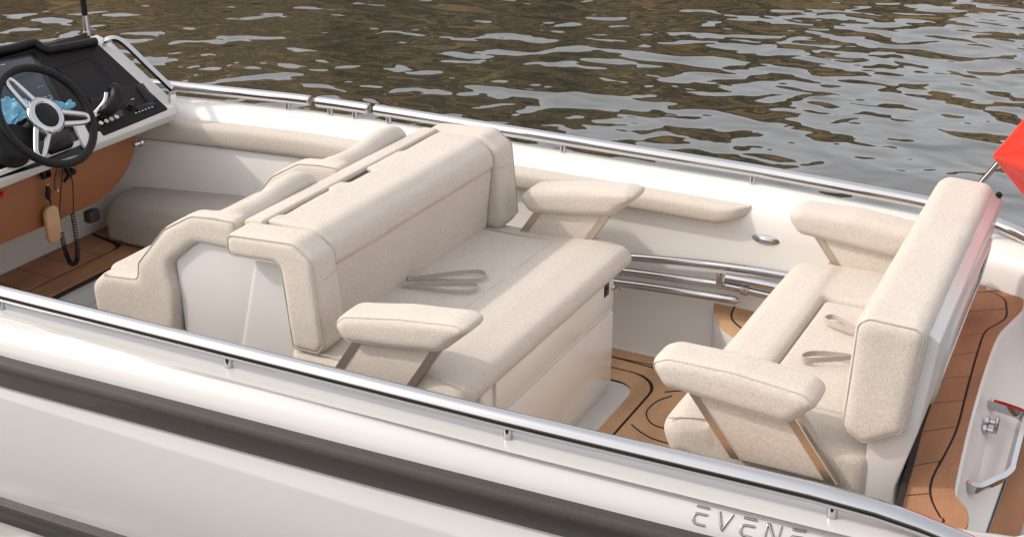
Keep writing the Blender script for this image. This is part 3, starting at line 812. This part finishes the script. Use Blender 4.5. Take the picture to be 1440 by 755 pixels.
# ---- low side bench by the far wall, the console's shade put into its fabric colour
bench = thing('side_bench', 'low padded bench end, shade darkened into its fabric, between console and helm seats', 'bench', (-4.2, 4.75, .12))
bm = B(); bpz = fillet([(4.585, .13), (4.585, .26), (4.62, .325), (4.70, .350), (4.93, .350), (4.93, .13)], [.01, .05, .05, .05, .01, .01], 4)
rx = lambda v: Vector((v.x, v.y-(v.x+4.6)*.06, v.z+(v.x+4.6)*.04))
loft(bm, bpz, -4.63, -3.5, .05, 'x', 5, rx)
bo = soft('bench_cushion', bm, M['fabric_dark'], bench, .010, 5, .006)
bm = B(); tube(bm, [rx(Vector((x, 4.597, .270))) for x in (-4.60, -4.3, -4.0, -3.55)], .0022, 6); obj('piping', bm, M['seam'], bo)

# ================================================================== stowed folding frame
Fb = thing('folded_frame', 'stowed stainless steel tube frame clamped along the far wall', 'frame', (-1.8, 4.87, .28))
T1 = [ony(*p, 4.905) for p in ((700, 352), (862, 360), (930, 365), (1000, 372), (1060, 380), (1120, 390))]
T2 = [ony(*p, 4.875) for p in ((700, 362), (862, 380), (940, 390), (1015, 400), (1065, 411), (1100, 419))]
T3 = [ony(*p, 4.845) for p in ((700, 378), (862, 397), (950, 409), (1030, 421.5))]
T4 = [ony(*p, 4.86) for p in ((1021, 390), (1060, 397), (1100, 405))]
for t, r2 in ((T1, .0175), (T2, .0175), (T3, .0175), (T4, .0185)):
    bm = B(); pts = smooth_path(t, 5)
    if t is T3:
        e = pts[-1]; dd = (pts[-1]-pts[-2]).normalized(); pts += [e+dd*.015, e+dd*.022, e+dd*.03]
        rr = [r2]*(len(pts)-3)+[r2*.9, r2*.55, r2*.4]
    else: rr = r2
    tube(bm, pts, rr, 14); obj('tube', bm, M['chrome'], Fb)
for u, v, w1 in ((1014, 394, .03), (1047, 407, .03)):
    p = ony(u, v, 4.86)
    bm = B(); lathe(bm, [(.0215, -.016), (.0225, -.014), (.0225, .014), (.0215, .016)], p+Vector((0, .006, -.004)), (1, 0, -.06), 16)
    box(bm, p.x-.013, p.x+.013, p.y-.026, p.y-.014, p.z-.006, p.z+.045 if u < 1030 else p.z+.015, .003)
    o = obj('clamp', bm, M['chrome'], Fb)
    bm = B(); lathe(bm, [(.004, 0), (.004, .004), (.002, .005)], (p.x, p.y-.026, p.z+(.03 if u < 1030 else .004)), (0, -1, 0), 10); obj('screw', bm, M['steel'], o)

# ================================================================== flag
fp0 = ony(1352, 288, 4.86); fp1 = ony(1404, 229, 4.86); fd = (fp1-fp0).normalized()
pole = thing('flagpole', 'slanting steel flagpole standing behind the stern sofa', 'flagpole', tuple(fp0-fd*.25))
bm = B(); tube(bm, [fp0-fd*.25, fp0+fd*.75], .0105, 14); obj('pole', bm, M['chrome'], pole)
bm = B(); lathe(bm, [(.02, 0), (.02, .02), (.013, .03), (.013, .08)], fp0-fd*.26, fd, 16); obj('socket', bm, M['steel'], pole)
h0 = ony(1397, 217, 4.86)-Vector((0, .022, 0))
vd = Vector((.62, .36, -.80)).normalized(); e1 = Vector((.95, -.42, -.14)).normalized()
bm = B(); nu, nv = 48, 40; V = []
for i in range(nu+1):
    q = i/nu                      # swing from the hoist, over the fold, to the hanging edge
    d1 = fd.slerp(e1, min(1, q*2)); 
    if q > .5: d1 = e1.slerp(vd, (q-.5)*2)
    for j in range(nv+1):
        t = j/nv
        wv = .022*t*math.sin(q*13+t*2.2)+.012*t*math.sin(q*29+t*5)
        V.append(bm.verts.new(h0+d1*(t*.62+.002)+Vector((-.25, -.8, .5))*wv))
for i in range(nu):
    for j in range(nv):
        a = i*(nv+1)+j; bm.faces.new((V[a], V[a+1], V[a+nv+2], V[a+nv+1]))
me = bpy.data.meshes.new('flag'); bm.to_mesh(me); bm.free()
for p in me.polygons: p.use_smooth = True
fo = link('red_flag', me, M['red']); tag(fo, 'red cloth flag drooping from the slanting pole at the stern', 'flag')
m_ = fo.modifiers.new('thick', 'SOLIDIFY'); m_.thickness = .0015

# ================================================================== HELM CONSOLE
K = thing('helm_console', 'helm console with dark dashboard, white frame and tan front panel', 'console', (-4.6, 4.2, HZ))
AL = R(35); DN = Vector((math.sin(AL), 0, math.cos(AL))); D0 = Vector((-4.30, 0, .80))
DS = Vector((-math.cos(AL), 0, math.sin(AL)))
def dp(s, y, h=0.0): return D0 + DS*s + DN*h + Vector((0, y, 0))
def dpx(u, v, h=0.0): return onp(u, v, D0+DN*h, DN)
def sy(u, v):
    p = dpx(u, v); return ((p-D0).dot(DS), p.y)
def slab(poly, h0, h1, r=.003):
    """raised plate on the dash; poly = (s, y) pairs"""
    bm = B()
    loft(bm, poly, h0, h1, r, 'z', 2)
    m3 = Matrix((( DS.x, 0, DN.x, D0.x), (0, 1, 0, 0), (DS.z, 0, DN.z, D0.z), (0, 0, 0, 1)))
    bmesh.ops.transform(bm, matrix=m3, verts=bm.verts[:]); return bm
# white frame body
bm = slab(fillet([(-.035, 3.1), (.52, 3.1), (.52, 4.80), (.45, 4.835), (-.02, 4.835), (-.035, 4.80)], [0, 0, .02, .02, .05, .04], 4), -.075, .004, .02)
obj('frame', bm, M['gel'], K)
bm = B(); loft(bm, fillet([(-4.80, .95), (-4.68, 1.0), (-4.36, .79), (-4.36, .72), (-4.80, .72)], .01, 2), 3.1, 4.78, .01, 'y', 2); obj('body', bm, M['gel'], K)
# dark fascia
bm = slab(fillet([(-.006, 3.12), (.535, 3.12), (.535, 4.735), (-.006, 4.748)], [0, 0, .01, .01], 3), .000, .010, .003)
obj('fascia', bm, M['dash'], K)
# padded brow along the top
brow = [(0, 72), (20, 68), (45, 61), (52, 63), (66, 71), (80, 69), (110, 64), (134, 59)]
bp_ = [dpx(u, v, .02) for u, v in [(-60, 88), (-25, 78)]+brow]
bm = B(); tube(bm, smooth_path(bp_, 4), .021, 12); obj('brow', bm, M['black'], K)
bm = B(); pts = smooth_path(bp_, 4)
rows = [[(p.x, p.y, p.z), (p.x-.05, p.y, p.z-.06), (p.x-.08, p.y, p.z-.30)] for p in pts]
skin(bm, rows); obj('hood', bm, M['black'], K)
# display
q = [sy(-70, 100), sy(48, 76), sy(88, 152), sy(-70, 200)]
bm = slab(fillet(q[::-1], .006, 2), .009, .0135, .002); sc_ = obj('display_bezel', bm, M['glossblack'], K)
q2 = [sy(-64, 106), sy(43, 83), sy(78, 149), sy(-64, 194)]
bm = slab(q2[::-1], .0136, .0150, .0005); scn = obj('display_screen', bm, M['screen'], sc_)
# printed read-outs on the screen
def quadprint(us, parent, h=.0158, name='readout'):
    bm = B()
    for (u0, v0, u1, v1, th) in us:
        a, b = dpx(u0, v0, h), dpx(u1, v1, h); dirn = (b-a).normalized(); up = DN.cross(dirn).normalized()*th/2
        bm.faces.new([bm.verts.new(p) for p in (a-up, b-up, b+up, a+up)])
    return obj(name, bm, M['print'], parent)
seg = {'2': [(0, 0, 1, 0), (1, 0, 1, 1), (1, 1, 0, 1), (0, 1, 0, 2), (0, 2, 1, 2)], '3': [(0, 0, 1, 0), (1, 0, 1, 1), (1, 1, 0, 1), (1, 1, 1, 2), (1, 2, 0, 2)]}
us = []
for k, dg_ in ((0, '2'), (6.5, '3')):
    for a, b, c, d in seg[dg_]:
        us.append((61+k+a*4+b*1.2, 137-k*.25+b*4.2-a*1, 61+k+c*4+d*1.2, 137-k*.25+d*4.2-c*1, .0016))
us += [(53, 123, 56, 122.2, .0016), (58, 121.8, 61, 121, .0016)]
for nme, part_ in (('digit', us[:5]), ('digit', us[5:10]), ('dash_mark', us[10:11]), ('dash_mark', us[11:])): quadprint(part_, scn, .0158, nme)
quadprint([(1, 92, 3, 91.5, .004), (4, 91.4, 7, 90.7, .004)], sc_)
# deep cubby beside the display
rc = [(78, 96), (131, 79), (167, 124), (127, 143)]
bm = B()
rim = [dpx(u, v, .011) for u, v in rc]; inn = [dpx(u+dx, v+dy, -.0) for (u, v), (dx, dy) in zip(rc, ((3, 0), (-1, 2), (-4, 0), (0, -3)))]
cen = sum(rim, Vector())/4
rim2 = [cen+(p-cen)*.955 for p in rim]
bot = [p - DN*.0 for p in rim2]
r0 = [bm.verts.new(p) for p in rim]; r1 = [bm.verts.new(p+DN*.004) for p in rim]; r2 = [bm.verts.new(p+DN*.004) for p in rim2]; r3 = [bm.verts.new(cen+(p-cen)*.62+DN*-.0015+DS*.03) for p in rim2]
for a, b in ((r0, r1), (r1, r2), (r2, r3)):
    for i in range(4): bm.faces.new((a[i], a[(i+1) % 4], b[(i+1) % 4], b[i]))
bm.faces.new(r3); obj('cubby', bm, M['deepblack'], K, 20)
# switch panel
spq = [(126, 144), (194, 120), (235, 158), (141, 196)]
bm = slab(fillet([sy(*p) for p in spq][::-1], .012, 4), .009, .022, .005); swp = obj('switch_panel', bm, M['dash'], K)
bm = slab(fillet([sy(*p) for p in ((188, 127), (198, 123), (216, 147), (205, 151))][::-1], .004, 2), .0225, .029, .002); obj('fuse_cover', bm, M['glossblack'], swp)
bm = slab(fillet([sy(*p) for p in ((187, 157), (212, 148), (217, 153), (192, 163))][::-1], .004, 2), .0225, .028, .002); kp = obj('rocker_strip', bm, M['glossblack'], swp)
quadprint([(190+i*4.6, 159.5-i*1.7, 192.5+i*4.6, 158.6-i*1.7, .004) for i in range(6)], kp, .0290, 'rocker')
quadprint([(184, 140.5, 189, 138.8, .003)], swp, .0235, 'mark')
bm = B(); lathe(bm, [(.019, 0), (.019, .008), (.015, .011), (.015, .024), (.012, .027)], dpx(182, 152, .022), DN, 20); obj('knob', bm, M['black'], swp)
bm = slab(fillet([sy(*p) for p in ((132, 174), (166, 160), (174, 168), (142, 184))][::-1], .008, 3), .0225, .027, .002); bp2 = obj('button_pod', bm, M['glossblack'], swp)
for u, v in ((142, 173.5), (149.5, 170.5), (156.5, 168), (164, 165)):
    bm = B(); lathe(bm, [(.0105, 0), (.0105, .003), (.009, .005)], dpx(u, v, .0272), DN, 18); obj('button', bm, M['button'], bp2)
# throttle lever
tb = dpx(138, 158, .022); tk = dpx(150, 135, .16)
th_root = bpy.data.objects.new('throttle', None); C.objects.link(th_root); th_root.parent = K; th_root.empty_display_size = .03
pth = smooth_path([dpx(132, 163, .022), dpx(141, 153, .05), dpx(148, 143, .08), dpx(150, 131, .105)], 6)
bm = B(); tube(bm, pth, [.017-.005*i/len(pth) for i in range(len(pth))], 12); obj('lever', bm, M['chrome'], th_root)
pth = smooth_path([dpx(143, 158, .055), dpx(154, 153, .085), dpx(163, 142, .10), dpx(163, 128, .118), dpx(155, 121, .122)], 5)
n_ = len(pth); bm = B(); tube(bm, pth, [.014+.020*math.sin(math.pi*min(1, .15+.8*i/n_)) for i in range(n_)], 14); obj('grip', bm, M['black'], th_root)
# white lower lip and the tan front panel
bm = B(); lp0 = dp(-.040, 0, -.03)
loft(bm, fillet([(-4.285, .735), (-4.262, .775), (-4.275, .808), (-4.33, .815), (-4.38, .735)], .008, 3), 3.1, 4.80, .02, 'y', 3); obj('lip', bm, M['gel'], K)
PX = -4.40
tp = [onx(u, v, PX) for u, v in ((192, 202), (189, 216), (182, 234), (170, 254), (154, 272), (135, 286), (105, 300), (60, 320), (0, 345), (-60, 372))]
tan = [(p.y, p.z) for p in tp] + [(3.2, tp[-1].z), (3.2, .76), (tp[0].y, .76)]
bm = B(); loft(bm, tan, PX-.20, PX, .006, 'x', 2); tn = obj('front_panel', bm, M['tan'], K)
bm = B(); s_ = [onx(u, v, PX+.001) for u, v in ((-20, 292), (60, 262), (120, 237), (186, 210))]
tube(bm, s_, .0015, 6); obj('seam', bm, M['seam'], tn) if False else bm.free()
bm = B(); box(bm, -4.80, -4.765, 3.05, 4.76, HZ-.01, .80); obj('footwell_panel', bm, M['liner'], K)
bm = B(); lathe(bm, [(.012, 0), (.012, .03), (.017, .032), (.017, .045), (.010, .05)], ony(188, 204, 4.55)+Vector((0, .0, 0)), (.2, 1, 0), 14); obj('hinge', bm, M['chrome'], K)
bm = B(); pb = onx(128, 303, -4.56); box(bm, pb.x-.02, pb.x+.03, pb.y-.035, pb.y+.035, pb.z-.03, pb.z+.03, .012); obj('foot_bracket', bm, M['rub'], K)
# grab rail on the far side of the console
gr = [dpx(146, 62, .01), dpx(150, 57, .035), dpx(163, 55, .06), dpx(178, 64, .065), dpx(210, 95, .065), dpx(236, 120, .062), dpx(242, 128, .05), dpx(242, 147, .0)]
bm = B(); tube(bm, smooth_path(gr, 6), 0, flat=(.030, .016, DN)); obj('grab_rail', bm, M['chrome'], K, 30)
# steering wheel
WN = Vector((math.cos(R(35)), 0, math.sin(R(35)))); WC = onx(65, 163, -4.185)
wa = Vector((0, 1, 0)); wb = WN.cross(wa)
if wb.z < 0: wb = -wb
def wp(r, a, h=0): return WC+(wa*math.cos(a)+wb*math.sin(a))*r+WN*h
wheel = bpy.data.objects.new('steering_wheel', None); C.objects.link(wheel); wheel.parent = K; wheel.empty_display_size = .1
bm = B(); tube(bm, [wp(.219, 2*math.pi*i/64) for i in range(64)], .0175, 14, closed=True); obj('rim', bm, M['black'], wheel)
for a in (R(112), R(-20), R(226)):
    bm = B()
    for sgn in (-1, 1):
        pts = [wp(.060, a+sgn*.50, -.012), wp(.10, a+sgn*.27, -.010), wp(.165, a+sgn*.13, -.004), wp(.197, a+sgn*.075, 0), wp(.207, a, 0)]
        tube(bm, smooth_path(pts, 4), [.0135-.004*i/16 for i in range(17)], 12)
    obj('spoke', bm, M['chrome'], wheel)
bm = B(); lathe(bm, [(.045, -.06), (.060, -.04), (.078, -.024), (.084, -.012), (.085, -.002), (.081, .008), (.074, .014), (.066, .016), (.058, .014), (.052, .008)], WC, WN, 32); obj('hub', bm, M['chrome'], wheel)
bm = B(); lathe(bm, [(.053, .008), (.052, .011), (.044, .0145), (.0, .0165)], WC, WN, 32); obj('horn_pad', bm, M['black'], wheel)
bm = B(); lathe(bm, [(.03, -.22), (.03, -.03)], WC, WN, 20); obj('column', bm, M['black'], wheel)
# ribbed boot and boxes below the wheel
bt = onp(14, 215, D0+DN*.03, DN)
bm = B(); prof_ = []
for i in range(15):
    prof_ += [(.080 if i % 2 == 0 else .068, -.10+i*.014)]
lathe(bm, prof_, bt, (Vector((.6, -.15, .6))), 28); obj('ribbed_boot', bm, M['black'], K, 60)
bx = dpx(78, 208, .02)
bm = slab(fillet([sy(*p) for p in ((60, 200), (92, 190), (100, 212), (66, 224))][::-1], .012, 3), .009, .05, .012); obj('stalk_box', bm, M['black'], K)
bm = slab(fillet([sy(*p) for p in ((100, 178), (112, 174), (128, 205), (116, 216))][::-1], .012, 3), .009, .03, .006); obj('trim_blade', bm, M['gel'], K)
bm = slab([sy(*p) for p in ((-30, 226), (110, 186), (135, 200), (128, 214), (-30, 262))][::-1], .009, .013, .001); obj('lower_fascia', bm, M['glossblack'], K)

# red stop switch just in frame
rs = onx(2, 273, PX+.01); bm = B(); lathe(bm, [(.012, 0), (.012, .01), (.009, .016)], rs, (1, 0, 0), 16); obj('stop_button', bm, M['redplastic'], K)

# ---- small antenna mast on the console
am = ony(124, 60, 4.72)
mast = thing('antenna', 'short antenna mast with steel foot and black sleeve behind the console', 'antenna', tuple(am))
bm = B(); tube(bm, [am+Vector((-.0, 0, -.03)), am+Vector((0, 0, .13))], .0165, 16); ft = obj('steel_foot', bm, M['chrome'], mast)
bm = B(); lathe(bm, [(.021, .045), (.022, .05), (.021, .055)], am, (0, 0, 1), 16); obj('collar', bm, M['chrome'], ft)
bm = B(); tube(bm, [am+Vector((0, 0, .13)), am+Vector((0, 0, .55))], .0140, 16); obj('sleeve', bm, M['black'], mast)

# ---- blue cloth behind the wheel
bm = B(); cn = [dpx(-30, 140, .03), dpx(102, 146, .03), dpx(94, 186, .03), dpx(-30, 185, .03)]
nu, nv = 70, 30; V = []
for i in range(nu+1):
    s = i/nu
    for j in range(nv+1):
        t = j/nv
        a = cn[0].lerp(cn[1], s); b = cn[3].lerp(cn[2], s)
        wid_ = lerp([(0, .9), (.3, 1), (.45, .75), (.7, .25), (.82, .45), (.93, .55), (1, .15)], s); p = a.lerp(b, .05+.12*noise.noise(Vector((s*9, 3, 0)))+t*wid_)
        q = Vector((s*5.5, t*2.6, 1.3))
        hgt = .010+.030*abs(noise.noise(q*1.6))+.016*abs(noise.noise(q*3.7))
        wob = Vector((0, noise.noise(q+Vector((9, 0, 0)))*.02, 0))+DS*(noise.noise(q+Vector((0, 9, 0)))*.03)
        V.append(bm.verts.new(p+DN*hgt+wob))
for i in range(nu):
    for j in range(nv):
        a = i*(nv+1)+j; bm.faces.new((V[a], V[a+1], V[a+nv+2], V[a+nv+1]))
me = bpy.data.meshes.new('cloth'); bm.to_mesh(me); bm.free()
for p in me.polygons: p.use_smooth = True
clo = link('cleaning_cloth', me, M['blue']); tag(clo, 'crumpled light blue cloth lying on the dash behind the steering wheel', 'cloth')
m_ = clo.modifiers.new('thick', 'SOLIDIFY'); m_.thickness = .002

# ---- ignition key with cork float
KX = PX+.02
def kx(u, v, dx=0): return onx(u, v, KX+dx)
key = thing('key_float', 'ignition key with an oval cork float hanging below the dash', 'key', tuple(kx(62, 236)))
bm = B(); lathe(bm, [(.018, 0), (.020, .008), (.016, .03), (.012, .032)], kx(60, 243, -.02), (1, 0, 0), 16)
box(bm, kx(64, 243).x-.005, kx(64, 243).x+.012, kx(57, 243).y, kx(70, 243).y, kx(64, 251).z, kx(64, 238).z, .006); obj('key_head', bm, M['black'], key)
rc_ = kx(67, 256, .01); bm = B(); tube(bm, [rc_+Vector((.006*math.sin(a), math.cos(a)*.013, math.sin(a)*.018)) for a in [2*math.pi*j/20 for j in range(20)]], .0016, 6, closed=True); obj('ring', bm, M['brass'], key)
bm = B(); tube(bm, smooth_path([kx(66, 262, .01), kx(68, 268, .012), kx(67, 276, .012), kx(70, 282, .012)], 4), [.006, .009, .010, .011, .012, .012, .012, .012, .011, .010, .008, .006, .004], 10)
tube(bm, [kx(71, 280, .012), kx(72, 303, .012)], .0022, 8); obj('lanyard', bm, M['black'], key)
a = kx(61, 294, .012); b = kx(87, 336, .012)
bm = B(); loft(bm, fillet([(a.y, b.z), (b.y, b.z), (b.y, a.z), (a.y, a.z)], .034, 8), KX+.0, KX+.022, .006, 'x', 3); obj('cork_float', bm, M['cork'], key)
# ---- coiled kill cord
cord = thing('kill_cord', 'black coiled kill cord looping down from the dash beside the cork float', 'cord', tuple(kx(92, 238)))
bm = B(); tube(bm, smooth_path([kx(80, 238, .01), kx(77, 252, .012), kx(77, 264, .012), kx(80, 268, .012)], 4), .0022, 8)
tube(bm, smooth_path([kx(88, 238, .01), kx(86, 262, .012), kx(84, 290, .012), kx(84, 302, .012), kx(86, 322, .015)], 4), .0024, 8)
tube(bm, smooth_path([kx(98, 238, .01), kx(102, 258, .015), kx(103, 280, .018), kx(103, 300, .02)], 4), .0024, 8)
obj('strand', bm, M['black'], cord)
bm = B(); lathe(bm, [(.012, 0), (.016, .012), (.014, .04), (.009, .045)], kx(95, 240, -.02), (1, 0, 0), 14)
tube(bm, [kx(92, 236, .01), kx(98, 246, .02), kx(90, 256, .02)], [.010, .013, .006], 10); obj('clip', bm, M['black'], cord)
bm = B(); lathe(bm, [(.006, 0), (.006, .008), (.003, .01)], kx(80, 268, .008), (1, 0, 0), 12); obj('stud', bm, M['steel'], cord)
cl_ = smooth_path([kx(102, 300, .02), kx(106, 325, .022), kx(109, 350, .024), kx(108, 366, .024), kx(102, 371, .024), kx(96, 364, .024), kx(91, 348, .022), kx(86, 326, .018)], 40)
pts = []; up0 = Vector((1, 0, 0)); turn = 0
for i, p in enumerate(cl_):
    t = (cl_[min(i+1, len(cl_)-1)]-cl_[max(i-1, 0)]).normalized(); sd = t.cross(up0).normalized(); ph = i*2*math.pi/6.0
    pts.append(p+(sd*math.cos(ph)+up0*math.sin(ph))*.0095)
bm = B(); tube(bm, pts, .0028, 6); obj('coil', bm, M['black'], cord)

# apply simple modifiers so that every mesh is plain geometry
dg = bpy.context.evaluated_depsgraph_get()
for o in (fo, clo):
    me = bpy.data.meshes.new_from_object(o.evaluated_get(dg)); o.modifiers.clear(); o.data = me
